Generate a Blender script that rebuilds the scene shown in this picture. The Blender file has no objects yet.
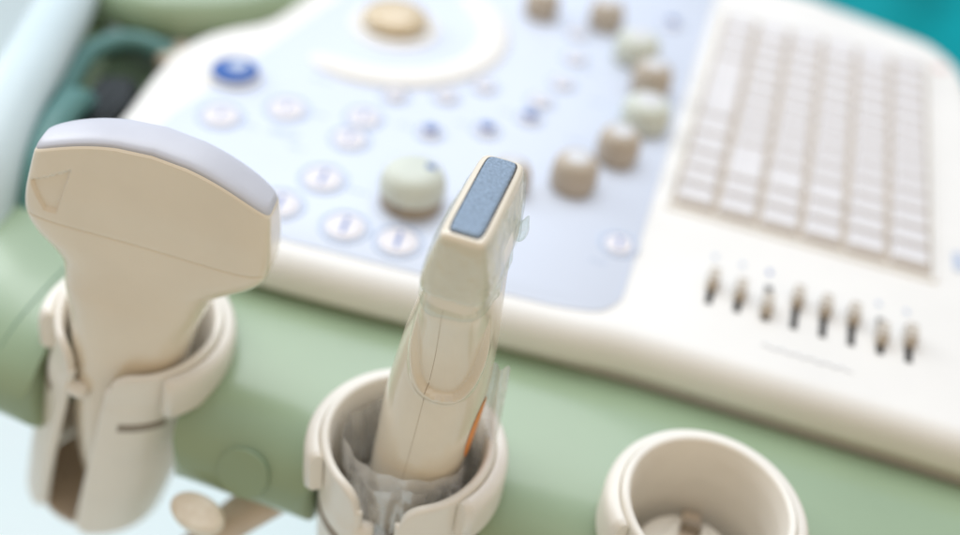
import bpy, bmesh, math, random
from mathutils import Vector, Matrix, noise
random.seed(7)
S = 0.001          # everything below is written in millimetres, z = 0 is the control panel
PZ = 850.0         # height of the control panel above the floor
scene = bpy.context.scene
COL = scene.collection
PI = math.pi

# ------------------------------------------------------------------ materials
def mat(name, base, rough=0.4, noise_amt=0.05, nscale=40.0, bump=0.0, bscale=300.0, coat=0.0, spec=0.5,
        rvar=0.08, sss=0.0, col2=None, distort=0.0):
    m = bpy.data.materials.new(name); m.use_nodes = True
    nt = m.node_tree; N = nt.nodes; L = nt.links
    b = N['Principled BSDF']
    tc = N.new('ShaderNodeTexCoord')
    nz = N.new('ShaderNodeTexNoise'); nz.inputs['Scale'].default_value = nscale
    nz.inputs['Detail'].default_value = 6; nz.inputs['Distortion'].default_value = distort
    L.new(tc.outputs['Object'], nz.inputs['Vector'])
    rp = N.new('ShaderNodeValToRGB')
    c2 = col2 if col2 else tuple(max(0, c*(1-noise_amt*2)) for c in base)
    c1 = base if col2 else tuple(min(1, c*(1+noise_amt*.4)) for c in base)
    rp.color_ramp.elements[0].position = 0.3; rp.color_ramp.elements[1].position = 0.7
    rp.color_ramp.elements[0].color = (*c2, 1); rp.color_ramp.elements[1].color = (*c1, 1)
    L.new(nz.outputs['Fac'], rp.inputs['Fac']); L.new(rp.outputs['Color'], b.inputs['Base Color'])
    mr = N.new('ShaderNodeMapRange')
    mr.inputs['To Min'].default_value = max(0.02, rough - rvar); mr.inputs['To Max'].default_value = rough + rvar
    L.new(nz.outputs['Fac'], mr.inputs['Value']); L.new(mr.outputs['Result'], b.inputs['Roughness'])
    b.inputs['Specular IOR Level'].default_value = spec
    b.inputs['Coat Weight'].default_value = coat
    b.inputs['Coat Roughness'].default_value = 0.12
    if sss:
        b.inputs['Subsurface Weight'].default_value = sss
        b.inputs['Subsurface Radius'].default_value = (0.004, 0.003, 0.002)
        b.inputs['Subsurface Scale'].default_value = 0.6
    if bump:
        n2 = N.new('ShaderNodeTexNoise'); n2.inputs['Scale'].default_value = bscale; n2.inputs['Detail'].default_value = 4
        L.new(tc.outputs['Object'], n2.inputs['Vector'])
        bp = N.new('ShaderNodeBump'); bp.inputs['Strength'].default_value = bump; bp.inputs['Distance'].default_value = 0.0004
        L.new(n2.outputs['Fac'], bp.inputs['Height']); L.new(bp.outputs['Normal'], b.inputs['Normal'])
    return m

def clear_mat(name, tint, gloss=0.25, white=0.06, rough=0.12, bump=0.4, bscale=120, patch=None):
    """thin clear film: mostly see-through, with a shiny skin and a little milky haze"""
    m = bpy.data.materials.new(name); m.use_nodes = True
    nt = m.node_tree; N = nt.nodes; L = nt.links
    out = N['Material Output']; N.remove(N['Principled BSDF'])
    tr = N.new('ShaderNodeBsdfTransparent'); tr.inputs['Color'].default_value = (*tint, 1)
    gl = N.new('ShaderNodeBsdfGlossy'); gl.inputs['Roughness'].default_value = rough
    df = N.new('ShaderNodeBsdfDiffuse'); df.inputs['Color'].default_value = (.85, .85, .84, 1)
    tc = N.new('ShaderNodeTexCoord')
    nz = N.new('ShaderNodeTexNoise'); nz.inputs['Scale'].default_value = bscale; nz.inputs['Detail'].default_value = 3
    L.new(tc.outputs['Object'], nz.inputs['Vector'])
    bp = N.new('ShaderNodeBump'); bp.inputs['Strength'].default_value = bump; bp.inputs['Distance'].default_value = 0.002
    L.new(nz.outputs['Fac'], bp.inputs['Height'])
    L.new(bp.outputs['Normal'], gl.inputs['Normal']); L.new(bp.outputs['Normal'], df.inputs['Normal'])
    fr = N.new('ShaderNodeLayerWeight'); L.new(bp.outputs['Normal'], fr.inputs['Normal'])
    pw = N.new('ShaderNodeMath'); pw.operation = 'POWER'; pw.inputs[1].default_value = 4.0
    L.new(fr.outputs['Facing'], pw.inputs[0])
    ad = N.new('ShaderNodeMath'); ad.operation = 'MULTIPLY_ADD'; ad.inputs[1].default_value = .6; ad.inputs[2].default_value = gloss*.2
    L.new(pw.outputs[0], ad.inputs[0])
    m1 = N.new('ShaderNodeMixShader'); m1.inputs['Fac'].default_value = white
    L.new(tr.outputs[0], m1.inputs[1]); L.new(df.outputs[0], m1.inputs[2])
    m2 = N.new('ShaderNodeMixShader'); L.new(ad.outputs[0], m2.inputs['Fac'])
    L.new(m1.outputs[0], m2.inputs[1]); L.new(gl.outputs[0], m2.inputs[2])
    L.new(m2.outputs[0], out.inputs['Surface'])
    return m

M = {}
M['white']   = mat('white plastic', (.85, .80, .71), .33, .02, 60, .05, 900, sss=0.0)
M['housing'] = mat('housing plastic', (.84, .81, .76), .42, .02, 25, .06, 700)
M['cream']   = mat('cream probe plastic', (.835, .735, .585), .22, .03, 35, .03, 900, coat=.6)
M['cream2']  = mat('ivory probe plastic', (.835, .745, .595), .22, .04, 45, .05, 900, coat=.6)
M['lens']    = mat('grey lens rubber', (.58, .585, .64), .38, .03, 80, .05, 1200)
M['lens2']   = mat('blue lens rubber', (.29, .385, .505), .40, .2, 1400, 1.0, 1500, coat=.08, rvar=.12, spec=.35)
M['green']   = mat('sage green paint', (.305, .402, .252), .32, .04, 18, .06, 800, coat=.35)
M['plug']    = mat('olive screw plug', (.30, .392, .246), .34, .04, 18)
M['greend']  = mat('dark green gap', (.03, .06, .045), .6)
M['panel']   = mat('pale blue panel film', (.675, .725, .83), .42, .015, 12, .03, 900)
M['button']  = mat('white button', (.80, .76, .77), .4, .02, 60)
M['bring']   = mat('button ring', (.50, .57, .70), .4, .03, 60)
M['blue']    = mat('blue print', (.12, .21, .50), .45, .08, 60)
M['power']   = mat('blue power button', (.05, .14, .44), .5, .06, 50, spec=.25)
M['knobt']   = mat('beige knob', (.53, .455, .365), .5, .05, 90, .1, 600)
M['knobg']   = mat('grey green knob', (.66, .69, .60), .5, .04, 90, .1, 600)
M['knobw']   = mat('knob sheen and rim', (.68, .675, .68), .4, .03, 60)
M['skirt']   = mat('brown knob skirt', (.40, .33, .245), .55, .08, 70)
M['key']     = mat('key cap', (.73, .70, .69), .5, .02, 60, .06, 900)
M['keybed']  = mat('tan key bed', (.60, .515, .41), .6, .06, 60)
M['tan']     = mat('tan slider', (.55, .485, .405), .42, .06, 90)
M['slot']    = mat('dark slot', (.03, .025, .02), .6)
M['amber']   = mat('amber trackball', (.70, .56, .36), .2, .05, 30, coat=.6)
M['orange']  = mat('orange sticker', (.85, .28, .04), .45, .05, 80)
M['recess']  = mat('grey recess', (.33, .275, .215), .6, .05, 80)
M['legend']  = mat('faint grey print', (.50, .56, .68), .5, .05, 60)
M['knee']    = mat('tan hook plastic', (.64, .53, .41), .45, .06, 60)
M['hookpad'] = mat('stained ivory plastic', (.93, .87, .75), .40, .1, 90, .1, 500, col2=(.66, .54, .38))
M['seam']    = mat('seam shadow', (.50, .41, .30), .7)
M['seamg']   = mat('green seam', (.13, .22, .15), .6)
M['teal']    = mat('teal cloth', (.0, .31, .34), .85, .12, 14, .6, 500, spec=.15)
M['handle']  = mat('pale blue rail sheen', (.60, .71, .74), .40, .03, 20)  # pale blue paints the window sheen on the green side rail
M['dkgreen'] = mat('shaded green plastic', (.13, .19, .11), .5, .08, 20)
M['black']   = mat('pocket shade black', (.008, .012, .012), .5)
M['tealdk']  = mat('dusky teal plastic', (.10, .24, .22), .45, .06, 20)
M['floor']   = mat('pale floor', (.80, .96, .95), .35, .05, 1.1, .05, 60, col2=(.88, .92, .89))
M['bag']     = clear_mat('clear plastic bag', (.965, .965, .96), 1.0, .36, .08, .5, 110)
M['badge']   = mat('worn badge print', (.70, .69, .68), .45, .04, 60)
M['hem']     = clear_mat('milky bag hem', (.96, .96, .955), .9, .55, .10, .4, 90)
M['gel']     = clear_mat('ultrasound gel', (.965, .985, .96), .6, .02, .06, .9, 260)
M['gelg']    = clear_mat('thick ultrasound gel', (.955, .985, .965), .7, .0, .05, .5, 200)

# ------------------------------------------------------------------ object helpers
def W(p): return Vector((p[0]*S, p[1]*S, (p[2]+PZ)*S))
ROOTMM = {}
def thing(name, label, cat, loc, group=None):
    o = bpy.data.objects.new(name, None); COL.objects.link(o)
    o.empty_display_size = .02
    o.location = W(loc); o['label'] = label; o['category'] = cat
    if group: o['group'] = group
    ROOTMM[o.name] = Vector(loc)
    return o
def tag(o, label, cat, group=None):
    o['label'] = label; o['category'] = cat
    if group: o['group'] = group
    return o
def mesh_from(name, verts, faces, m, sharp=40):
    me = bpy.data.meshes.new(name)
    me.from_pydata([(v[0]*S, v[1]*S, v[2]*S) for v in verts], [], faces)
    me.validate(); me.update()
    bm = bmesh.new(); bm.from_mesh(me)
    bmesh.ops.remove_doubles(bm, verts=bm.verts, dist=1e-7)
    bmesh.ops.recalc_face_normals(bm, faces=bm.faces)
    bm.to_mesh(me); bm.free()
    me.shade_smooth(); me.set_sharp_from_angle(angle=math.radians(sharp))
    me.materials.append(m)
    return me
def part(name, verts, faces, m, parent=None, loc=(0, 0, 0), off=(0, 0, 0), bevel=0, sharp=40, seg=3, rot=None, label=None):
    """verts in mm about the point `loc` (mm, panel coordinates). parent: thing or part."""
    o = bpy.data.objects.new(name, mesh_from(name, verts, faces, m, sharp)); COL.objects.link(o)
    return place(o, parent, loc, bevel, seg, rot, label)
def place(o, parent, loc, bevel=0, seg=3, rot=None, label=None):
    if parent:
        o.parent = parent
        o.location = (Vector(loc) - ROOTMM[parent.name]) * S
    else:
        o.location = W(loc)
    ROOTMM[o.name] = Vector(loc)
    if rot: o.rotation_euler = rot
    if label: o['label'] = label
    if bevel:
        md = o.modifiers.new('edge', 'BEVEL'); md.width = bevel*S; md.segments = seg; md.limit_method = 'ANGLE'
        md.angle_limit = math.radians(35); md.harden_normals = False
    return o
def share(src, name, parent, loc, rot=None, label=None):
    o = src.copy(); o.name = name; COL.objects.link(o)
    o.parent = parent; o.location = (Vector(loc) - ROOTMM[parent.name]) * S
    if rot: o.rotation_euler = rot
    ROOTMM[o.name] = Vector(loc)
    return o

def grid(rows, closed_u=True, cap0=False, cap1=False):
    """rows: list of rings (lists of points) -> verts, faces"""
    n = len(rows[0]); V = [p for r in rows for p in r]; F = []
    for i in range(len(rows)-1):
        for j in range(n if closed_u else n-1):
            k = (j+1) % n
            F.append((i*n+j, i*n+k, (i+1)*n+k, (i+1)*n+j))
    if cap0: F.append(tuple(reversed(range(n))))
    if cap1: F.append(tuple(range((len(rows)-1)*n, len(rows)*n)))
    return V, F
def lathe(prof, n=48, ex=1.0, ey=1.0):
    rows = [[(r*ex*math.cos(2*PI*j/n), r*ey*math.sin(2*PI*j/n), z) for j in range(n)] for r, z in prof]
    return grid(rows, True, prof[0][0] > 1e-6, prof[-1][0] > 1e-6)
def boxv(sx, sy, sz, t=1.0, z0=0):
    a, b = sx/2, sy/2
    V = [(-a, -b, z0), (a, -b, z0), (a, b, z0), (-a, b, z0)] + [(x*t, y*t, z0+sz) for x, y in ((-a, -b), (a, -b), (a, b), (-a, b))]
    F = [(3, 2, 1, 0), (4, 5, 6, 7), (0, 1, 5, 4), (1, 2, 6, 5), (2, 3, 7, 6), (3, 0, 4, 7)]
    return V, F
def tube(pts, r, n=10, flat=None):
    pts = [Vector(p) for p in pts]; rows = []
    for i, p in enumerate(pts):
        t = (pts[min(i+1, len(pts)-1)] - pts[max(i-1, 0)]).normalized()
        up = Vector((0, 0, 1)) if abs(t.z) < .9 else Vector((0, 1, 0))
        a = t.cross(up).normalized(); b = a.cross(t).normalized()
        rr = r[i] if isinstance(r, (list, tuple)) else r
        rows.append([p + a*rr*math.cos(2*PI*j/n) + b*rr*math.sin(2*PI*j/n)*(flat or 1) for j in range(n)])
    return grid(rows, True, True, True)
def cr(p, t):
    """Catmull-Rom through a list of tuples, t in 0..len-1"""
    i = min(int(t), len(p)-2); u = t - i
    a, b, c, d = p[max(i-1, 0)], p[i], p[i+1], p[min(i+2, len(p)-1)]
    return tuple(.5*((2*b[k]) + (-a[k]+c[k])*u + (2*a[k]-5*b[k]+4*c[k]-d[k])*u*u + (-a[k]+3*b[k]-3*c[k]+d[k])*u**3) for k in range(len(b)))
def spline(p, per=8, closed=False):
    if closed:
        n = len(p); q = [p[-1]] + list(p) + [p[0], p[1]]
        return [cr(q, 1 + i/per) for i in range(n*per)]
    return [cr(p, i/per) for i in range((len(p)-1)*per)] + [tuple(p[-1])]
def smooth(a, b, x):
    t = max(0, min(1, (x-a)/(b-a))); return t*t*(3-2*t)
def offset(poly, d):
    """move a closed ccw outline inwards by d"""
    n = len(poly); out = []
    for i in range(n):
        a = Vector(poly[i-1][:2]); b = Vector(poly[i][:2]); c = Vector(poly[(i+1) % n][:2])
        t = ((b-a).normalized() + (c-b).normalized()).normalized()
        out.append((b.x - t.y*d, b.y + t.x*d))
    return out
def round_poly(pts, radii, n=8):
    out = []; m = len(pts)
    for i in range(m):
        p = Vector(pts[i]); a = (Vector(pts[i-1]) - p); b = (Vector(pts[(i+1) % m]) - p); r = radii[i]
        if r <= 0: out.append(tuple(p)); continue
        la, lb = a.length, b.length; a.normalize(); b.normalize()
        d = min(r, la*.48, lb*.48); s, e = p + a*d, p + b*d
        for k in range(n+1):
            t = k/n; out.append(tuple(s*(1-t)**2 + p*2*t*(1-t) + e*t*t))
    return out
def plate(poly, prof, capb=True):
    """outline swept through (inset, z) steps"""
    rows = [[(x, y, z) for x, y in (offset(poly, d) if d else poly)] for d, z in prof]
    return grid(rows, True, capb, True)

# ------------------------------------------------------------------ setting
def structure(name, verts, faces, m):
    o = part(name, verts, faces, m); o['kind'] = 'structure'; return o
structure('floor', [(-9000, -9000, -PZ), (9000, -9000, -PZ), (9000, 12000, -PZ), (-9000, 12000, -PZ)], [(0, 1, 2, 3)], M['floor'])

# ------------------------------------------------------------------ the ultrasound console
con = thing('ultrasound_console', 'ultrasound console with pale blue control panel, white keyboard deck and sage green rail', 'ultrasound machine', (0, 450, -PZ))

# -- pedestal under the console (out of sight behind the rail)
V, F = plate(round_poly([(-95, 330), (95, 330), (95, 540), (-95, 540)], [30]*4), [(0, -810), (0, -40)])
part('pedestal', V, F, M['housing'], con)
V, F = plate(round_poly([(-190, 260), (190, 260), (190, 640), (-190, 640)], [60]*4), [(6, -850), (0, -844), (0, -815), (8, -808)])
part('pedestal_base', V, F, M['green'], con)

# -- white housing
outl = [(-2, 281.4), (-18.6, 279.2), (-58.9, 275.4), (-96, 272), (-132.7, 270), (-170, 270.5)]
corner = [(-196, 274), (-212, 286), (-219.5, 306), (-223, 335), (-227, 362), (-228, 382), (-225, 399), (-217, 413.5), (-205.5, 428), (-201, 449), (-200, 475), (-199, 520), (-190, 560)]
right = [(-120, 600), (30, 604.5), (59, 599.5), (76, 595), (98, 588.5), (114, 582.5), (124.5, 571.5), (131.5, 556), (135, 530), (140, 450), (146, 340), (147, 300)]
front = [(143, 287), (132, 282.6), (103, 282.5), (68, 282.3), (32, 282.3), (10.5, 282.1)]
outline = spline(outl + corner + right + front, 5, True)
outline = list(reversed(outline)) if sum(a[0]*b[1]-b[0]*a[1] for a, b in zip(outline, outline[1:]+outline[:1])) < 0 else outline
prof = [(9, -40), (4, -40), (4, -15.8), (1.2, -15.6), (0.3, -14.8), (0, -13), (.3, -10)] + \
       [(.3 + 9*(1-math.cos(a)), -10 + 9.8*math.sin(a)) for a in [PI/2*k/8 for k in range(1, 9)]]
V, F = plate(outline, prof)
part('housing', V, F, M['housing'], con, sharp=60)

# -- pale blue membrane
pp = [(-201.5, 334), (-198, 353), (-190, 400), (-181, 459), (-176, 520), (-160, 572), (-100, 580), (-3.8, 580), (-3.8, 303), (-9, 293.5), (-24, 289.6), (-83, 284.4), (-126, 281.5), (-170, 282), (-192, 288), (-202, 305)]
poly = round_poly(pp, [4, 6, 6, 6, 20, 20, 0, 3, 4, 6, 6, 6, 6, 10, 8, 10], 4)
poly = list(reversed(poly)) if sum(a[0]*b[1]-b[0]*a[1] for a, b in zip(poly, poly[1:]+poly[:1])) < 0 else poly
V, F = plate(poly, [(0, -.6), (0, .25), (.25, .45)])
panel = part('control_panel', V, F, M['panel'], con)

# -- buttons
def button(x, y, r=7.6, tick=True, tall=1.5, ang=0.0, tl=8.0):
    V, F = lathe([(r, .2), (r, tall-.9), (r-.35, tall-.3), (r-1.1, tall), (r*.5, tall+.1), (0, tall+.12)], 40)
    b = part('button', V, F, M['button'], con, (x, y, 0), sharp=60)
    V, F = lathe([(r+.9, .3), (r+1.0, .9), (r+2.0, 1.0), (r+2.5, .3)], 40)
    part('button_ring', V, F, M['bring'], b, (x, y, 0))
    if tick:
        V, F = boxv(1.5, tl*1.15, .2)
        part('blue_legend', V, F, M['blue'], b, (x, y, tall), rot=(0, 0, ang))
    return b
for x, y in [(-128.5, 321.2), (-109.6, 297.6), (-88.6, 298.2)]: button(x, y, ang=.12)
button(-136.8, 299.2, ang=.12)
for x, y in [(-129.4, 351.3), (-130.1, 368.5)]: button(x, y, 6.6, tl=5, ang=.12)
for x, y in [(-182.9, 342.1), (-161.3, 359.5)]: button(x, y, 7.6, tl=4, ang=.12)
button(-5.2 - 6, 333.3, 5.5, tl=5, ang=.12)
for x, y in [(-101.3, 371), (-80.1, 384), (-65.6, 402), (-21.1, 523)]:
    b = button(x, y, 4.3, False, 2.0)
    V, F = lathe([(2.9, 0), (2.9, .8), (2.2, 1.4), (0, 1.6)], 24)
    part('blue_legend', V, F, M['blue'], b, (x, y+.6, 2.0))
for x, y in [(-124.3, 390.8), (-103.9, 400.9), (-91.1, 417.2), (-64.7, 417.4), (-59.3, 437.4), (-59, 462.8), (-63.7, 487.3)]:
    b = button(x, y, 4.6, False, 2.2)
    V, F = lathe([(1.6, 0), (1.5, .3), (0, .35)], 16)
    part('blue_legend', V, F, M['legend'], b, (x, y, 2.3))
# printed captions beside the buttons, too faint to read: short grey dashes
def caption(x, y, w, rows=1):
    V, F = [], []
    for r in range(rows):
        u = -w/2
        while u < w/2:
            l = random.uniform(1.0, 2.6)
            v, f = boxv(l, 1.3, .12); k = len(V)
            V += [(a+u, b-r*2.6, c) for a, b, c in v]; F += [tuple(i+k for i in q) for q in f]
            u += l + .7
    part('printed_caption', V, F, M['legend'], panel, (x, y, .46))
for x, y, w, r in [(-170, 341, 7, 1), (-155, 344, 11, 2), (-113, 320, 6, 1), (-146, 336, 6, 1), (-107, 288, 7, 1), (-147, 362, 6, 1), (-112, 371, 6, 1), (-90, 384, 6, 1), (-76, 402, 6, 1), (-16, 320, 6, 1), (-42, 395, 7, 1), (-40, 430, 7, 1), (-50, 455, 7, 1), (-158, 388, 8, 1)]:
    caption(x, y, w, r)

# -- power button
V, F = lathe([(11.3, .2), (11.3, 2.4), (10.4, 3.0), (9.9, 3.0)], 48)
pw = part('power_button', V, F, M['knobw'], con, (-191.7, 372.6, 0))
V, F = lathe([(10.0, .4), (10.0, 3.7), (9.2, 4.5), (7, 4.9), (0, 5.0)], 48)
part('blue_cap', V, F, M['power'], pw, (-191.7, 372.6, 0))
V, F = lathe([(4.2, 0), (4.0, .3), (0, .35)], 28)
part('power_symbol', V, F, M['bring'], pw, (-190.9, 374, 5.0))

# -- trackball with crescent palm ring
def arc_strip(cx, cy, r0, r1, a0, a1, h, n=64):
    rows = []
    for i in range(n+1):
        t = i/n; a = a0 + (a1-a0)*t
        tap = min(1, math.sqrt(max(.0, 1-(1-min(1, t/.14))**2)), math.sqrt(max(.0, 1-(1-min(1, (1-t)/.14))**2)))
        rm = (r0+r1)/2; w = (r1-r0)/2*max(tap, .05)
        sec = []
        for k in range(13):
            u = PI*k/12
            rr = rm - w*math.cos(u); sec.append((cx+rr*math.cos(a), cy+rr*math.sin(a), .3 + h*max(tap, .1)*math.sin(u)**.7 if 0 < k < 12 else .3))
        rows.append(sec)
    return grid(rows, False)
V, F = arc_strip(0, 0, 42.5, 57.5, math.radians(243), math.radians(425), 3.2)
part('trackball_ring', V, F, M['housing'], con, (-148, 450, 0), sharp=70)
V, F = lathe([(22, .3), (21.5, 1.6), (19, 2.4), (16.6, 2.2), (16.2, 1.0)], 56)
tb = part('trackball', V, F, M['housing'], con, (-146, 449, 0))
V, F = lathe([(15.8*math.sin(PI*k/24), -1 + 12.5*(-math.cos(PI*k/24))*.5 + 6.2) for k in range(9, 25)][::1], 48)
part('ball', V, F, M['amber'], tb, (-146, 449, 0))

# -- rotary knobs
def knob(x, y, r, h, m, skirt=True, mark=True, ma=.8):
    P = [(r*.86, .9), (r*.97, h*.15), (r*1.0, h*.4), (r*.96, h*.66), (r*.86, h*.85), (r*.70, h*.95), (r*.45, h), (0, h*1.01)]
    P = [(a, b) for a, b in spline(P, 4)]
    V, F = lathe(P + [], 48)
    V = [(a*(1+.012*math.cos(24*math.atan2(b, a))*(1 if c < h*.8 else 0)), b*(1+.012*math.cos(24*math.atan2(b, a))*(1 if c < h*.8 else 0)), c) for a, b, c in V]
    k = part('control_knob', V, F, m, con, (x, y, 0), sharp=50)
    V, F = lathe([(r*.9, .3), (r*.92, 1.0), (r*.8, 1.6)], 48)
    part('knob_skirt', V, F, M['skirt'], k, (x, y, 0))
    V, F = lathe([(r*.52, 0), (r*.48, .5), (r*.3, .8), (0, .9)], 32)
    part('knob_top', V, F, M['knobw'], k, (x, y, h*.98))  # pale disc paints the white reflected on the knob top
    if mark:
        V, F = boxv(r*.36, r*.42, .9, .85)
        part('pointer', V, F, M['blue'], k, (x + r*.62*math.cos(ma), y + r*.62*math.sin(ma), h*.86), rot=(0, 0, ma))
    return k
# the big one near the front, with a brown lower half
def big_knob(x, y):
    r, h = 12.6, 17
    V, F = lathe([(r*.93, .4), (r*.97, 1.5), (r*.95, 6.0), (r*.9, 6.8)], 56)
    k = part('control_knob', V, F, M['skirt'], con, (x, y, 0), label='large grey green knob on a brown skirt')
    P = [(r*.9, 6.2), (r*1.0, 6.6), (r*1.03, 8.0), (r*1.01, 11), (r*.93, 14.0), (r*.78, 16.2), (r*.5, 17.5), (0, 17.8)]
    V, F = lathe(spline(P, 4), 56)
    part('knob_top', V, F, M['knobg'], k, (x, y, 0))
    V, F = boxv(4.6, 3.6, 2.2, .8)
    part('pointer', V, F, M['blue'], k, (x+5.4, y+2.5, 15.6), rot=(.1, .3, .3))
    V, F = lathe([(1.5, 0), (1.4, .4), (0, .5)], 16)
    part('screw_cap', V, F, M['recess'], k, (x-1.0, y-r*.95, 4.2), rot=(PI/2, 0, 0))
big_knob(-92.6, 323)
for x, y, r, h, m, ma in [(-36.9, 362.5, 9.6, 15, 'knobt', .9), (-24.1, 390, 9.2, 15, 'knobt', .9), (-17.7, 421.5, 11.0, 14, 'knobg', .6), (-20.8, 452, 9.4, 15, 'knobt', .5), (-32.5, 478, 11.0, 14, 'knobg', .7), (-53, 503, 8.8, 14, 'knobt', .5), (-85.6, 497.8, 8.8, 14, 'knobt', .5)]:
    knob(x, y, r, h, M[m], ma=ma)
knob(-60, 349, 8.0, 13, M['knobt'])          # mostly hidden behind the linear probe

# -- keyboard: six rows seen from the side
KX0, KX1, KY0, KY1 = 3.6, 108.2, 369.5, 549.0
V, F = boxv(KX1-KX0+.6, KY1-KY0+.6, 1.0)
kb = part('keyboard', V, F, M['keybed'], con, ((KX0+KX1)/2, (KY0+KY1)/2, 0), bevel=.3)
layout = [[1, 1, 1, 1.25, 1.25, 4.5, 1.25, 1.25, 1.5], [1, 1, 2.25] + [1]*8 + [1.75], [1, 1, 1.5] + [1]*9 + [1.5],
          [1, 1, 1.25] + [1]*9 + [1.75], [1]*12 + [2], [1]*14]
cw = (KX1-KX0)/6; U = (KY1-KY0)/14; proto = {}
for c, row in enumerate(layout):
    y = KY0
    for ln in row:
        L_ = ln*U; x = KX0 + cw*(c+.5); yc = y + L_/2
        if ln not in proto:
            sx, sy = cw-2.5, L_-1.9
            rows = []
            for d, z in [(0, 1.0), (.1, 2.4), (.75, 4.0), (1.2, 4.35), (2.2, 4.3), (3.6, 4.15)]:
                pl = round_poly([(-sx/2+d, -sy/2+d), (sx/2-d, -sy/2+d), (sx/2-d, sy/2-d), (-sx/2+d, sy/2-d)], [1.0]*4, 3)
                rows.append([(a, b, z) for a, b in pl])
            V, F = grid(rows, True, False, True)
            proto[ln] = part('key', V, F, M['key'], kb, (x, yc, 0), sharp=50)
        else:
            share(proto[ln], 'key', kb, (x, yc, 0))
        y += L_
# raised lip round the keyboard well
ring_o = round_poly([(KX0-3.6, KY0-3.6), (KX1+3.6, KY0-3.6), (KX1+3.6, KY1+3.6), (KX0-3.6, KY1+3.6)], [3]*4, 5)
rows = [[(a, b, z) for a, b in (offset(ring_o, d) if d else ring_o)] for d, z in [(0, -.2), (.5, .8), (1.2, 1.3), (2.2, 1.3), (2.8, .9), (3.0, -.2)]]
V, F = grid(rows)
part('keyboard_bezel', V, F, M['housing'], con)

# -- slide potentiometers
for i, (x, yl) in enumerate([(26.4, 326.5), (37, 325), (47.4, 321.0), (58.1, 330.5), (68.6, 330), (79, 330), (89.5, 323.5), (99.8, 327)]):
    V, F = boxv(2.6, 20, .35)
    sl = part('slide_control', V, F, M['slot'], con, (x, 325.0, -.05))
    V, F = boxv(4.3, 9.6, 5.0, .86)
    lv = part('slider_lever', V, F, M['tan'], sl, (x, yl, .6), bevel=.6)
    V, F = boxv(4.0, .9, .3)
    part('lever_line', V, F, M['white'], lv, (x, yl, 5.8))
for x in (25.4, 36.2, 46.8, 88.6, 99.2):
    V, F = boxv(1.6, 2.6, .15)
    part('printed_mark', V, F, M['blue'] if x == 46.8 else M['legend'], con, (x, 343.5, 0), rot=(0, 0, .2))
# worn embossed badge on the front lip, illegible in the photo
pts = [(-16+32*k/40, 1.2*math.sin(k*1.3)*math.cos(k*.37), 0) for k in range(41)]
V, F = tube(pts, .45, 6, .35)
part('worn_badge', V, F, M['badge'], con, (64, 301.5, .02))
V, F = lathe([(3.2, 0), (3.0, .5), (0, .6)], 24)
part('indicator_lamp', V, F, mat('pink lamp', (.80, .55, .50), .3), con, (117, 552, 0))
V, F = boxv(4, 12, .3)
part('printed_mark', V, F, M['legend'], con, (120, 385, 0))

# -- sage green rail: front bar with bays for the three holders, turning back along the left side
HOLD = [(-155.5, 230.0), (-54.3, 215.5), (40.0, 227.0)]
BAY = 28.2
BAYS = [(-159.8, 231.0, 26.6), (*HOLD[1], BAY), (*HOLD[2], BAY)]
def rail_section(O, I, x=None, bay=True):
    """arch from the outer (front) edge O to the inner edge I"""
    O = Vector(O); I = Vector(I); d = I - O; L = d.length; d.normalize()
    pr = [(.50, -58), (.22, -57), (.07, -53.5), (.01, -47), (.0, -42), (.03, -35), (.10, -28), (.22, -22.5), (.38, -19.4), (.55, -18), (.75, -17.6), (.90, -19.0), (1.0, -21), (1.02, -30), (1.0, -40)]
    return [(O.x + d.x*L*u, O.y + d.y*L*u, z) for u, z in spline(pr, 4)]
def clampy(x):
    y = -1e9
    for hx, hy, br in BAYS:
        a = abs(x-hx)
        if a < br: y = max(y, hy + math.sqrt(max(0, br*br - a*a)))
        elif a < br+6.0:
            d = a - br; y = max(y, 203.5 + 6.0 - math.sqrt(max(0, 36-(6.0-d)**2)))
    return y
xs = []
x = 270.0
while x > -196: xs.append(x); x -= 3.0
for hx, hy, br in BAYS:
    for s_ in (-1, 1):
        for e in (-8, -5, -3, -2, -1.2, -.6, -.2, -.01, .01, .2, .5, 1, 1.7, 2.6, 3.6, 4.8, 6): xs.append(hx + s_*(br+e))
xs = sorted([q for q in set(xs) if q > -190], reverse=True)
rows = []
for x in xs:
    sec = rail_section((x, 203.5), (x, 284)); cy_ = clampy(x)
    rows.append([(a, max(b, cy_), c) for a, b, c in sec])
turn = [((-192, 203.8), (-192, 284)), ((-207, 205.5), (-198, 286)), ((-228, 211), (-206, 292)), ((-250, 225), (-214, 300)), ((-269, 248), (-222, 309)), ((-286, 282), (-232, 325)), ((-300, 325), (-250, 352)), ((-318, 380), (-274, 400)), ((-340, 440), (-300, 460)), ((-362, 500), (-324, 520))]
flat = [(*a, *b) for a, b in turn]
for q in spline(flat, 6): rows.append(rail_section(q[:2], q[2:]))
V, F = grid(rows, False)
rail = part('front_rail', V, F, M['green'], con, sharp=50)
# fine joint between the bar and its corner piece
q = rail_section((-203, 205.6), (-197, 286))
V, F = tube([(a, b, c+.02) for a, b, c in q[14:50]], .45, 6)
part('rail_joint', V, F, M['seamg'], rail)
# round screw plug on the front of the bar
V, F = lathe([(9.0, -.6), (8.9, .02), (8.4, .12), (0, .15)], 40)
part('screw_plug', V, F, M['plug'], rail, (-106, 204.6, -35), rot=(math.radians(67), 0, 0))
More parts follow.
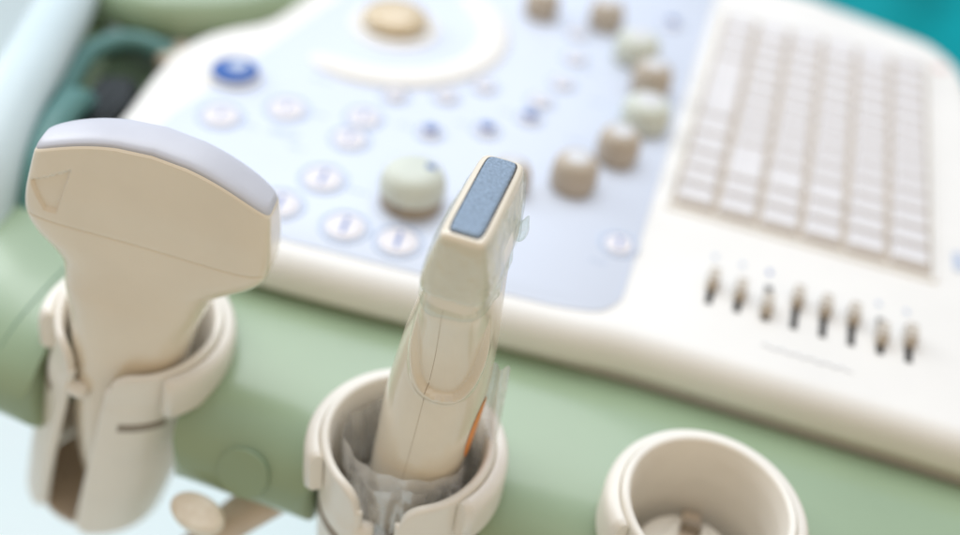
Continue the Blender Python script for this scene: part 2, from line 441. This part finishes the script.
# cross member and pocket behind the left rail
V, F = tube(spline([(-300, 440, -8), (-270, 417, -6), (-240, 421, -5), (-212, 452, -6), (-190, 520, -8)], 8), 15, 20, .8)
part('rear_frame_bar', V, F, M['green'], con)
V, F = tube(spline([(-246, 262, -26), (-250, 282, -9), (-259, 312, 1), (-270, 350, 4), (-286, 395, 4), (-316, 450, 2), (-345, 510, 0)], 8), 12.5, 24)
part('rail_sheen', V, F, M['handle'], con)  # added tube, coloured as the sheen along the side rail
V, F = tube(spline([(-232, 280, -22), (-236, 292, -10), (-241, 312, -5), (-246, 332, -7), (-250, 345, -16)], 8), 6.5, 18)
part('teal_trim', V, F, M['tealdk'], con)
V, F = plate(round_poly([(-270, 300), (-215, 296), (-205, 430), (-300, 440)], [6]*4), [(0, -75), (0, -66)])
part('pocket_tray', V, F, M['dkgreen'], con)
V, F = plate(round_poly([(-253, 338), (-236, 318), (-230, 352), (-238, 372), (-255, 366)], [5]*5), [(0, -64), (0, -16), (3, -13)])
part('pocket_dark', V, F, M['black'], con)  # solid black block painted in for the shade of the open gap
V, F = tube(spline([(-238, 296, -22), (-249, 318, -10), (-257, 345, -8), (-263, 372, -8), (-256, 392, -10), (-240, 397, -14), (-228, 396, -24)], 8), 4.6, 14)
part('pocket_lip', V, F, M['tealdk'], con)
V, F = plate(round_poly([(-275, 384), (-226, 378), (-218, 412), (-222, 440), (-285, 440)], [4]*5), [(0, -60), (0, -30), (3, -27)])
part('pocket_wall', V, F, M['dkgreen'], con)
V, F = plate(round_poly([(-243, 392), (-226, 386), (-221, 404), (-238, 410)], [3]*4), [(0, -40), (0, -14), (2, -12)])
part('pocket_block', V, F, M['knee'], con)

# -- cable hook under the rail
V, F = tube(spline([(-86, 226, -46), (-99, 217, -56), (-112, 211, -70), (-124, 208, -88), (-134, 206, -104)], 6), [8.6]*25, 24, .7)
hook = part('cable_hook', V, F, M['knee'], con)
P = spline([(8.2, -4.5), (9.6, -2.5), (9.9, 0), (9.3, 2.0), (7.6, 3.0), (4, 3.5), (0, 3.7)], 4)
V, F = lathe(P, 40, 1.0, .62)
part('hook_pad', V, F, M['hookpad'], hook, (-117, 193.5, -48), rot=(math.radians(14), math.radians(6), math.radians(-8)))
V, F = tube(spline([(-117, 194, -49), (-118, 198, -60), (-121, 207, -80)], 5), 3.6, 16)
part('hook_stem', V, F, M['hookpad'], hook)

# ------------------------------------------------------------------ probe holders
def holder(cx, cy, label, turn=0.0, lean=0.0, rake=0.0, pads=True, gap=15.5):
    h = thing('probe_holder', label, 'probe holder', (cx, cy, -80), 'white cups clipped into the green rail')
    h.rotation_euler = (Matrix.Rotation(lean, 3, 'Y') @ Matrix.Rotation(turn, 3, 'Z')).to_euler()
    h.location.x -= 76*S*math.sin(lean)
    R, T = 26.6, 3.0
    def rad(z):
        r = R + .45*smooth(-22.6, -23.4, z)
        if z < -50: r -= 2.0*((-50-z)/60)**2
        return r + .9*smooth(-9, -4, z)
    half = math.radians(gap)
    def span(rc, n=132):
        total = (2*PI-2*half)*R; out = []
        for k in range(n+1):
            t = k/n; s = total*(.5-.5*math.cos(PI*t))*.35 + total*t*.65
            d = min(s, total-s); out.append((half + s/R, d))
        return out
    cols = span(9)
    zt, zb = -4.0, -113.0
    inner, outer = [], []
    NZ = 46
    rows = []
    for th, d in cols:
        e1 = 9.0; top = zt - (e1 - math.sqrt(max(0, e1*e1 - max(0, e1-d)**2)))
        top -= 3.0*smooth(34, 8, d)
        e2 = 6.0; bot = zb + (e2 - math.sqrt(max(0, e2*e2 - max(0, e2-d)**2)))
        ring = []
        zz = [bot + (top-bot)*k/NZ for k in range(NZ+1)]
        for z in zz:                                   # outer wall going up
            r = rad(z); ring.append((r*math.sin(th), -r*math.cos(th), z))
        for k in range(1, 6):                          # rounded rim
            a = PI*k/6; r = rad(top) - T/2 + T/2*math.cos(a); z = top + T/2*math.sin(a)
            ring.append((r*math.sin(th), -r*math.cos(th), z))
        for z in reversed(zz):                         # inner wall going down
            r = rad(z) - T; ring.append((r*math.sin(th), -r*math.cos(th), z))
        rows.append(ring)
    # rounded vertical edges of the slot
    def edge(ring, sgn):
        n = len(ring); out = []
        for k in range(1, 6):
            a = PI/2*k/5; f_ = math.sin(a)
            new = []
            for i, p in enumerate(ring):
                j = n-1-i; q = ring[j]
                mid = ((p[0]+q[0])/2, (p[1]+q[1])/2, (p[2]+q[2])/2)
                c_ = math.cos(a)
                t = Vector((sgn*math.cos(half), math.sin(half)*0, 0)) * (T/2*f_)
                new.append((mid[0]+(p[0]-mid[0])*c_+t.x, mid[1]+(p[1]-mid[1])*c_, p[2]))
            out.append(new)
        return out
    first = edge(rows[0], -1); last = edge(rows[-1], 1)
    rows = list(reversed(first)) + rows + last
    V, F = grid(rows, True, True, True)
    V = [(a + rake*min(0, c+14)*(1 + .25*smooth(10, -24, a)), b, c+80) for a, b, c in V]
    cup = part('cup', V, F, M['white'], h, (cx, cy, -80), sharp=60)
    # saddle collar over the back half
    a0, a1 = math.radians(54), math.radians(306); rows = []
    sec0 = [(26.9, -21.5), (31.2, -21.5), (32.2, -20.6), (32.3, -10), (31.9, -7.0), (30.8, -5.2), (29.2, -4.5), (28.0, -4.7), (27.5, -5.6), (26.9, -6.0)]
    n = 90
    for k in range(n+1):
        th = a0 + (a1-a0)*k/n
        d = min(k, n-k)/n*(a1-a0)*30; ins = 1.2 - math.sqrt(max(0, 1.44-max(0, 1.2-d)**2))
        rows.append([((r - (ins if r > 30 else 0))*math.sin(th), -(r - (ins if r > 30 else 0))*math.cos(th), z+80 - (ins*.6 if z > -10 else 0)) for r, z in sec0])
    V, F = grid(rows, True, True, True)
    part('collar', V, F, M['white'], h, (cx, cy, -80), sharp=45)
    # label slots in both wings: raised strips in a dark tone for recess shade
    for s_ in (-1, 1):
        rows = []
        for k in range(15):
            th = s_*(half + math.radians(12) + math.radians(34)*k/14); r = rad(-32)+.03
            rows.append([(rr*math.sin(th) + rake*(z+14)*(1 + .25*smooth(10, -24, rr*math.sin(th))), -rr*math.cos(th), z+80) for rr, z in ((r, -35.2), (r+.12, -35.0), (r+.12, -30.6), (r, -30.4))])
        V, F = grid(rows, False)
        part('label_slot', V, F, M['recess'], cup, (cx, cy, -80))
    # retaining nub inside the slot
    V, F = lathe([(0, -4), (2.4, -3.4), (3.0, -2), (3.1, 0), (2.9, 1.6), (2.0, 2.8), (0, 3.2)], 20)
    part('retaining_nub', V, F, M['white'], cup, (cx - 24.6*math.sin(half) + 2.0, cy - 24.6*math.cos(half) + .8, -25), rot=(0, PI/2, .2))
    # floor of the cup: two pads with a strut between them, and the base below
    for s_ in (-1, 1) if pads else ():
        pl = [(s_*3.4, -13), (s_*12, -12), (s_*19.5, 0), (s_*13, 13.5), (s_*3.4, 18.5)]
        pl = round_poly(pl if s_ > 0 else list(reversed(pl)), [3, 8, 10, 8, 3], 5)
        V, F = plate(pl, [(0, 0), (0, 3.4), (.5, 4.4), (1.4, 5)])
        part('floor_pad', V, F, M['white'], cup, (cx, cy, -38.5))
    rb = rad(zb + 4) - T + .8
    V, F = lathe([(0, 0), (rb, 0), (rb, 2.5), (0, 2.6)], 56)
    V = [(a, b, c) for a, b, c in V if True]
    part('cup_base', V, F, M['knee'], cup, (cx - rake*100, cy, zb + 2))
    if not pads: return h
    V, F = boxv(6.4, 42, 5)
    part('floor_strut', V, F, M['knee'], cup, (cx, cy+2, -42), bevel=.6)
    V, F = boxv(6.0, 1.4, 5)
    part('strut_end', V, F, M['recess'], cup, (cx, cy+14, -36.9), bevel=.3)
    return h
holder(*HOLD[0], 'white cup holder on the left carrying the wide curved probe', math.radians(-9), math.radians(6.5), .16, False, 18)
holder(*HOLD[1], 'white cup holder in the middle lined with a clear plastic bag')
holder(*HOLD[2], 'empty white cup holder below the keyboard at the right')

# ------------------------------------------------------------------ curved-array probe in the left holder
def sup(th, a, b, n):
    c, s = math.cos(th), math.sin(th)
    return a*math.copysign(abs(c)**(2/n), c), b*math.copysign(abs(s)**(2/n), s)
CP = (-157.5, 226, -60)
cpb = thing('curved_probe', 'wide cream curved-array probe with grey lens standing in the left holder', 'ultrasound probe', CP)
cpb.rotation_euler = (Matrix.Rotation(math.radians(7.5), 3, 'Y') @ Matrix.Rotation(math.radians(9), 3, 'Z')).to_euler()
ARC = 12.5
tri = [(-34.6, 54.0), (-22.5, 62.6), (-26.0, 46.6), (-29.6, 46.2)]
def tri_sd(x, z):
    d = 1e9; n = len(tri)
    for i in range(n):
        a = Vector(tri[i]); b = Vector(tri[(i+1) % n]); e = b-a
        nrm = Vector((e.y, -e.x)).normalized()
        d = min(d, -((Vector((x, z))-a).dot(nrm)))
    return d      # >0 inside for this winding
if tri_sd(-30, 61) < 0: tri.reverse()
def curved_rows(secs, per, nu=220, dent=False):
    rows = []
    for q in spline(secs, per):
        z, a, b, n, w, dx = q; ring = []
        for j in range(nu):
            th = 2*PI*j/nu
            x, y = sup(th, a, b, n)
            u = x/36.0
            zz = z + w*ARC*(1-u*u) - 0
            if dent and y < -b*.5:
                y += 1.2*smooth(-.25, .45, tri_sd(x, zz))
            ring.append((x + dx, y, zz + 60))
        rows.append(ring)
    return rows
secs = [(-84, 9, 8, 2.2, 0, -6.2), (-82, 13, 11.5, 2.3, 0, -6.2), (-74, 15, 13.5, 2.3, 0, -6.2), (-50, 17, 15.0, 2.4, 0, -6.0), (-28, 18.4, 15.6, 2.4, 0, -5.4), (-10, 19.2, 15.8, 2.5, 0, -4.7), (4, 20.6, 15.4, 2.6, 0, -4.0),
        (14, 22.6, 14.6, 2.7, 0, -3.6), (20, 23.6, 13.6, 2.8, 0, -2.8), (25.5, 25.8, 12.8, 2.9, 0, -1.8), (30, 30.2, 12.2, 3.2, .02, -.9), (34, 34.2, 11.8, 3.8, .05, -.4), (38, 36.5, 11.4, 4.6, .08, 0), (41.4, 37.1, 11.05, 5.4, .1, 0), (41.9, 36.6, 10.6, 5.4, .1, 0)]
V, F = grid(curved_rows(secs, 8), True, True, True)
part('handle', V, F, M['cream'], cpb, CP, sharp=60)
secs = [(42.0, 36.4, 10.5, 5.4, .1, 0), (42.25, 36.8, 10.8, 5.4, .1, 0), (42.5, 37.25, 11.15, 5.4, .1, 0), (46, 37.2, 10.8, 6, .2, 0), (51, 36.8, 10.2, 6.2, .45, 0), (57, 35.9, 8.6, 6.5, .8, 0), (61.0, 35.2, 7.6, 6.5, 1, 0), (62.0, 34.9, 7.2, 6.5, 1, 0), (62.4, 34.4, 6.8, 6.5, 1, 0)]
V, F = grid(curved_rows(secs, 12, 360, True), True, True, True)
part('head', V, F, M['cream'], cpb, CP, sharp=60)
secs = [(62.0, 34.6, 6.7, 6.5, 1, 0), (62.7, 34.6, 6.65, 6.5, 1, 0), (63.3, 34.4, 6.3, 6.3, 1, 0), (63.9, 34.1, 5.3, 6, 1, 0), (64.25, 33.8, 3.9, 6, 1, 0), (64.4, 33.6, 2.4, 6, 1, 0), (64.45, 33.5, 0, 6, 1, 0)]
V, F = grid(curved_rows(secs, 5, 220), True, True, False)
part('lens', V, F, M['lens'], cpb, CP, sharp=70)

# ------------------------------------------------------------------ linear probe in the middle holder
LP = (-53, 214, -60)
lin = thing('linear_probe', 'slim ivory linear probe with blue lens, smeared with gel, in the middle holder', 'ultrasound probe', LP)
def lin_axis(z):                       # leaning a little to the right
    t = (z+60)/150
    return -55.3 + 11.3*t + 1.2*math.sin(PI*t), 213 + 8.5*smooth(-.1, 1.0, t)
ROT = math.radians(0)
lsec = [(-35, 10.5, 10.5, 2.2), (-34, 12.3, 12.8, 2.3), (-20, 13.8, 14.4, 2.2), (0, 14.6, 15.0, 2.15), (20, 14.8, 15.4, 2.2), (40, 13.4, 15.6, 2.35), (54, 11.4, 17.0, 2.7), (62, 10.1, 18.6, 3.2), (67, 9.2, 19.2, 3.8), (70.9, 9.1, 19.6, 4.2)]
hsec = [(70.9, 9.0, 19.5, 4.4), (71.2, 9.9, 20.5, 4.4), (76, 9.3, 20.6, 5), (81.5, 8.3, 20.4, 6), (86, 7.3, 20.0, 7), (89.2, 6.5, 19.4, 8), (90.3, 5.9, 18.8, 8), (90.6, 5.2, 18.2, 8)]
def lin_pt(secs, t, th, off=0.0):
    z, a, b, n = cr(secs, t); x, y = sup(th, a+off, b+off, n); ax, ay = lin_axis(z)
    # the front end of the head droops a little: slanted seam and crown
    c, s = math.cos(ROT), math.sin(ROT)
    return (ax + c*x - s*y - LP[0], ay + s*x + c*y - LP[1], z + 60)
def lin_rows(secs, per, nu=160, off=0.0):
    n = (len(secs)-1)*per
    return [[lin_pt(secs, i/per, 2*PI*j/nu, off) for j in range(nu)] for i in range(n)] + [[lin_pt(secs, len(secs)-1-1e-6, 2*PI*j/nu, off) for j in range(nu)]]
def u_recess(th, z):
    """thumb recess: a U-shaped step, raised along its lower lip"""
    d = (th + 1.30 + PI) % (2*PI) - PI
    u = d/1.0; zu = 31 + 27*abs(u)**2.8; slope = 27*2.8*abs(u)**1.8/14.5
    sd = (z - zu)/math.sqrt(1+slope*slope)
    fade = smooth(61, 42, z)*smooth(1.25, .9, abs(u))
    return fade*(-1.3*smooth(-.1, 1.1, sd) + 1.0*smooth(-3.0, -.5, sd)*(1-smooth(-.1, 1.1, sd)))
rows = []
NLU = 320
for i in range(len(lsec)*32 - 31):
    t = min(i/32, len(lsec)-1-1e-6); row = []
    for j in range(NLU):
        th = 2*PI*j/NLU; p = lin_pt(lsec, t, th); z = cr(lsec, t)[0]
        if 15 < z < 62:
            o_ = u_recess(th, z)
            if abs(o_) > 1e-4: p = lin_pt(lsec, t, th, o_)
        row.append(p)
    rows.append(row)
V, F = grid(rows, True, True, True)
part('handle', V, F, M['cream2'], lin, LP, sharp=60)
V, F = grid(lin_rows(hsec, 10, 240), True, True, True)
head = part('head', V, F, M['cream2'], lin, LP, sharp=60)
vsec = [(90.4, 4.2, 17.4, 9), (90.9, 4.2, 17.4, 9), (91.3, 3.95, 17.1, 9), (91.5, 3.4, 16.5, 9), (91.55, 2, 14, 8)]
V, F = grid(lin_rows(vsec, 5), True, True, True)
part('lens', V, F, M['lens2'], lin, LP, sharp=60)
# dark hairline round the lens
vsec = [(90.55, 4.2, 17.4, 9), (90.72, 4.45, 17.65, 9), (90.66, 4.6, 17.8, 9), (90.4, 4.65, 17.85, 9)]
V, F = grid(lin_rows(vsec, 3))
part('lens_gasket', V, F, M['slot'], lin, LP)
# parting line on the front of the handle
def lin_tz(z):
    for i in range(len(lsec)-1):
        if lsec[i][0] <= z <= lsec[i+1][0]:
            lo, hi = float(i), float(i+1)
            for _ in range(24):
                m_ = (lo+hi)/2
                if cr(lsec, m_)[0] < z: lo = m_
                else: hi = m_
            return (lo+hi)/2
    return 0
def on_handle(x, z, off=0.0):           # angle whose superellipse x equals x, on the front
    t = lin_tz(z); _, a, b, n = cr(lsec, t)
    u = max(-.97, min(.97, x/a)); c = math.copysign(abs(u)**(n/2), u)
    th = -math.acos(c)
    return lin_pt(lsec, t, th, off + u_recess(th, z))
V, F = tube([on_handle(-.9, z, -.04) for z in range(-20, 67, 2)], .10, 6)
part('parting_line', V, F, M['seam'], lin, LP)
# orange sticker on the right side
rows = []
for i in range(9):
    z = -2 + 24*i/8; t = lin_tz(z); w = .30*math.sqrt(max(0, 1-((i-4)/4.2)**2))
    rows.append([lin_pt(lsec, t, -.10 - w + 2*w*j/8, .15) for j in range(9)])
V, F = grid(rows, False)
part('orange_sticker', V, F, M['orange'], lin, LP)
# gel smeared over the head: a thick-edged transparent skin
def gel(secs, per, nu, fn, thick, m, name):
    n = (len(secs)-1)*per; V = []; F = []; idx = {}
    for i in range(n+1):
        for j in range(nu):
            t = min(i/per, len(secs)-1-1e-6); th = 2*PI*j/nu
            p = lin_pt(secs, t, th); k_ = fn(p, t, th)
            if k_ > 0:
                idx[i, j] = len(V); V.append(lin_pt(secs, t, th, .02 + thick*smooth(0, .75, k_)*(.7+.5*noise.noise(Vector(p)*.16))))
    for i in range(n):
        for j in range(nu):
            q = [(i, j), (i, (j+1) % nu), (i+1, (j+1) % nu), (i+1, j)]
            if all(a in idx for a in q): F.append(tuple(idx[a] for a in q))
    return part(name, V, F, m, lin, LP, sharp=80)
gel(hsec[1:6], 36, 480, lambda p, t, th: .34 + noise.noise(Vector((p[0], p[1], p[2]*.8))*.085 + Vector((3, 1, 7))) - .30*smooth(3.4, 4.0, t), .95, M['gel'], 'gel_smear')
gel(lsec[4:], 40, 400, lambda p, t, th: .75 - (abs(p[2]-125.5 + 2.0*noise.noise(Vector(p)*.09))/2.3)**2 + .3*noise.noise(Vector(p)*.2), 1.2, M['gelg'], 'gel_bead')
P = spline([(0, -4.2), (1.7, -3.4), (2.4, -1.4), (2.2, .8), (1.3, 3.0), (.6, 5), (0, 6)], 5)
V, F = lathe(P, 28, .8, 1)
gd = lin_pt(hsec, 1.6, math.radians(16), .9)
part('gel_drop', V, F, M['gelg'], lin, (LP[0]+gd[0], LP[1]+gd[1], LP[2]+gd[2]), rot=(.1, .2, 0))

# ------------------------------------------------------------------ clear bag lining the middle holder
bx, by = HOLD[1]
rows = []
NB = 180
for i in range(40):
    t = i/39; row = []
    for j in range(NB):
        th = 2*PI*j/NB
        ztop = -6.5 + .8*math.sin(3*th+.4) + .3*math.sin(7*th)
        z = -62 + (ztop+62)*t
        r = 20.2 - 3.2*(1-t)
        p = Vector((math.cos(th)*2.2, math.sin(th)*2.2, z*.022 + .25*math.sin(2*th)))
        r += 1.6*noise.noise(p*1.3 + Vector((5, 2, 1))) + .9*noise.noise(p*2.6) + .3*noise.noise(p*6)
        r = min(r, 22.9)
        row.append((r*math.sin(th), -r*math.cos(th), z+62))
    rows.append(row)
V, F = grid(rows, True, True, False)
bag = thing('plastic_bag', 'crumpled clear plastic bag lining the middle holder around the slim probe', 'plastic bag', (bx, by, -62))
part('bag_liner', V, F, M['bag'], bag, (bx, by, -62), sharp=180)
# folded band across the front and the corner that sticks up behind the probe
rows = []
for i in range(12):
    t = i/11
    row = []
    for k in range(91):
        th = math.radians(-88 + 166*k/90); rr = 20.8 - 2.6*math.cos(th)**2 + .35*math.sin(k*.45+2*t) - .5*t
        row.append((rr*math.sin(th), -rr*math.cos(th), -13 + 10.5*t + .5*math.sin(k*.12+1) + 62))
    rows.append(row)
V, F = grid(rows, False)
part('bag_hem', V, F, M['hem'], bag, (bx, by, -62), sharp=180)
rows = []
for i in range(22):
    t = i/21
    rows.append([((20.5 + (k/10-.5)*(11.5-5*t) + 2.0*t, 9.0 + 1.4*math.sin(k*1.1+t*4) - 1.0*t, -18 + 48*t + 62 + .6*math.sin(k))) for k in range(11)])
V, F = grid(rows, False)
part('bag_corner', V, F, M['hem'], bag, (bx, by, -62), sharp=180)
V = []; F = []
bm = bmesh.new(); bmesh.ops.create_icosphere(bm, subdivisions=4, radius=5.0)
V = []
for v in bm.verts:
    k = 1 + .35*noise.noise(v.co*.35) + .22*noise.noise(v.co*.9) ; V.append((v.co.x*k, v.co.y*k*.7, v.co.z*k))
F = [tuple(v.index for v in f.verts) for f in bm.faces]; bm.free()
part('bag_crumple', V, F, M['bag'], bag, (bx+15.5, by-8, -12), sharp=25)

# ------------------------------------------------------------------ teal drape over a couch behind the keyboard
rows = []
for i in range(60):
    row = []
    for j in range(90):
        x = -160 + 900*j/89; v = i/59
        y = 760 + 620*v
        z = -170 + 16*math.sin(x*.020 + 1.8*v) + 9*math.sin(x*.05 - y*.012) + 40*noise.noise(Vector((x*.004, y*.005, 2)))
        if i < 14:                      # front edge hangs to the floor
            k = (14-i)/14; y = 760 + 620*14/59 - 60*k**.5 - 12*k*math.sin(x*.045); z = z*(1-k) + (-838)*k
        row.append((x, y, z))
    rows.append(row)
V, F = grid(rows, False)
V = [(a, b, c+838) for a, b, c in V]
o = part('teal_drape', V, F, M['teal'], None, (0, 0, -838), sharp=180)
tag(o, 'teal cloth draped over the couch behind the keyboard end of the console', 'cloth')

# ------------------------------------------------------------------ light
w = bpy.data.worlds.new('World'); scene.world = w; w.use_nodes = True
nt = w.node_tree; N = nt.nodes; L = nt.links
bg = N['Background']
tc = N.new('ShaderNodeTexCoord')
dp = N.new('ShaderNodeVectorMath'); dp.operation = 'DOT_PRODUCT'; dp.inputs[1].default_value = Vector((-.25, .62, .74)).normalized()
L.new(tc.outputs['Generated'], dp.inputs[0])
rp = N.new('ShaderNodeValToRGB')
e = rp.color_ramp.elements
e[0].position = .0; e[0].color = (.97, .71, .43, 1)
e[1].position = 1.0; e[1].color = (1.35, 1.55, 1.9, 1)
k = e.new(.45); k.color = (1.16, .93, .65, 1)
k = e.new(.72); k.color = (.80, .82, .84, 1)
mr = N.new('ShaderNodeMapRange'); mr.inputs['From Min'].default_value = -1
L.new(dp.outputs['Value'], mr.inputs['Value']); L.new(mr.outputs['Result'], rp.inputs['Fac'])
L.new(rp.outputs['Color'], bg.inputs['Color']); bg.inputs['Strength'].default_value = 0.55

def area(name, loc, target, size, power, color):
    ld = bpy.data.lights.new(name, 'AREA'); ld.shape = 'RECTANGLE'; ld.size = size[0]; ld.size_y = size[1]
    ld.energy = power; ld.color = color
    o = bpy.data.objects.new(name, ld); COL.objects.link(o); o.location = W(loc)
    o.rotation_euler = (W(target) - W(loc)).to_track_quat('-Z', 'Y').to_euler()
    return o
area('window_light', (-420, 900, 1500), (-40, 330, 0), (1.5, 1.1), 18.5, (.93, .97, 1.0))
area('rim_light', (-1000, 620, 480), (-100, 250, 20), (.35, .6), 3.5, (.95, .98, 1.0))  # added lamp, gives rim glints on the left edges
area('room_light', (500, -400, 1300), (-60, 300, 0), (.9, .9), 2, (1.0, .90, .76))

# ------------------------------------------------------------------ camera
cam = bpy.data.cameras.new('camera'); co = bpy.data.objects.new('camera', cam); COL.objects.link(co)
scene.camera = co
roll, elev, yaw = 0.1666, 0.7087, -0.1877
ce, se = math.cos(elev), math.sin(elev)
X = Vector((1, 0, 0)); Y = Vector((0, se, -ce)); Z = Vector((0, ce, se))
c, s = math.cos(yaw), math.sin(yaw); X, Y = c*X + s*Y, -s*X + c*Y
c, s = math.cos(roll), math.sin(roll); Rz = Matrix(((c, s, 0), (-s, c, 0), (0, 0, 1)))
R3 = Matrix((Rz @ X, Rz @ Y, Rz @ Z))       # rows: world axes in camera space = camera-to-world
mw = R3.to_4x4(); mw.translation = W((0, 0, 260))
co.matrix_world = mw
cam.sensor_width = 36; cam.lens = 1090/960*36
cam.clip_start = .01; cam.clip_end = 60
cam.dof.use_dof = True
fp = W((-110, 212, 62))
cam.dof.focus_distance = -(mw.inverted() @ fp).z
cam.dof.aperture_fstop = 3.3
cam.dof.aperture_blades = 0

scene.view_settings.view_transform = 'Standard'; scene.view_settings.look = 'None'
scene.view_settings.exposure = 0; scene.view_settings.gamma = 1
scene.cycles.use_denoising = True
scene.cycles.max_bounces = 10; scene.cycles.transparent_max_bounces = 16
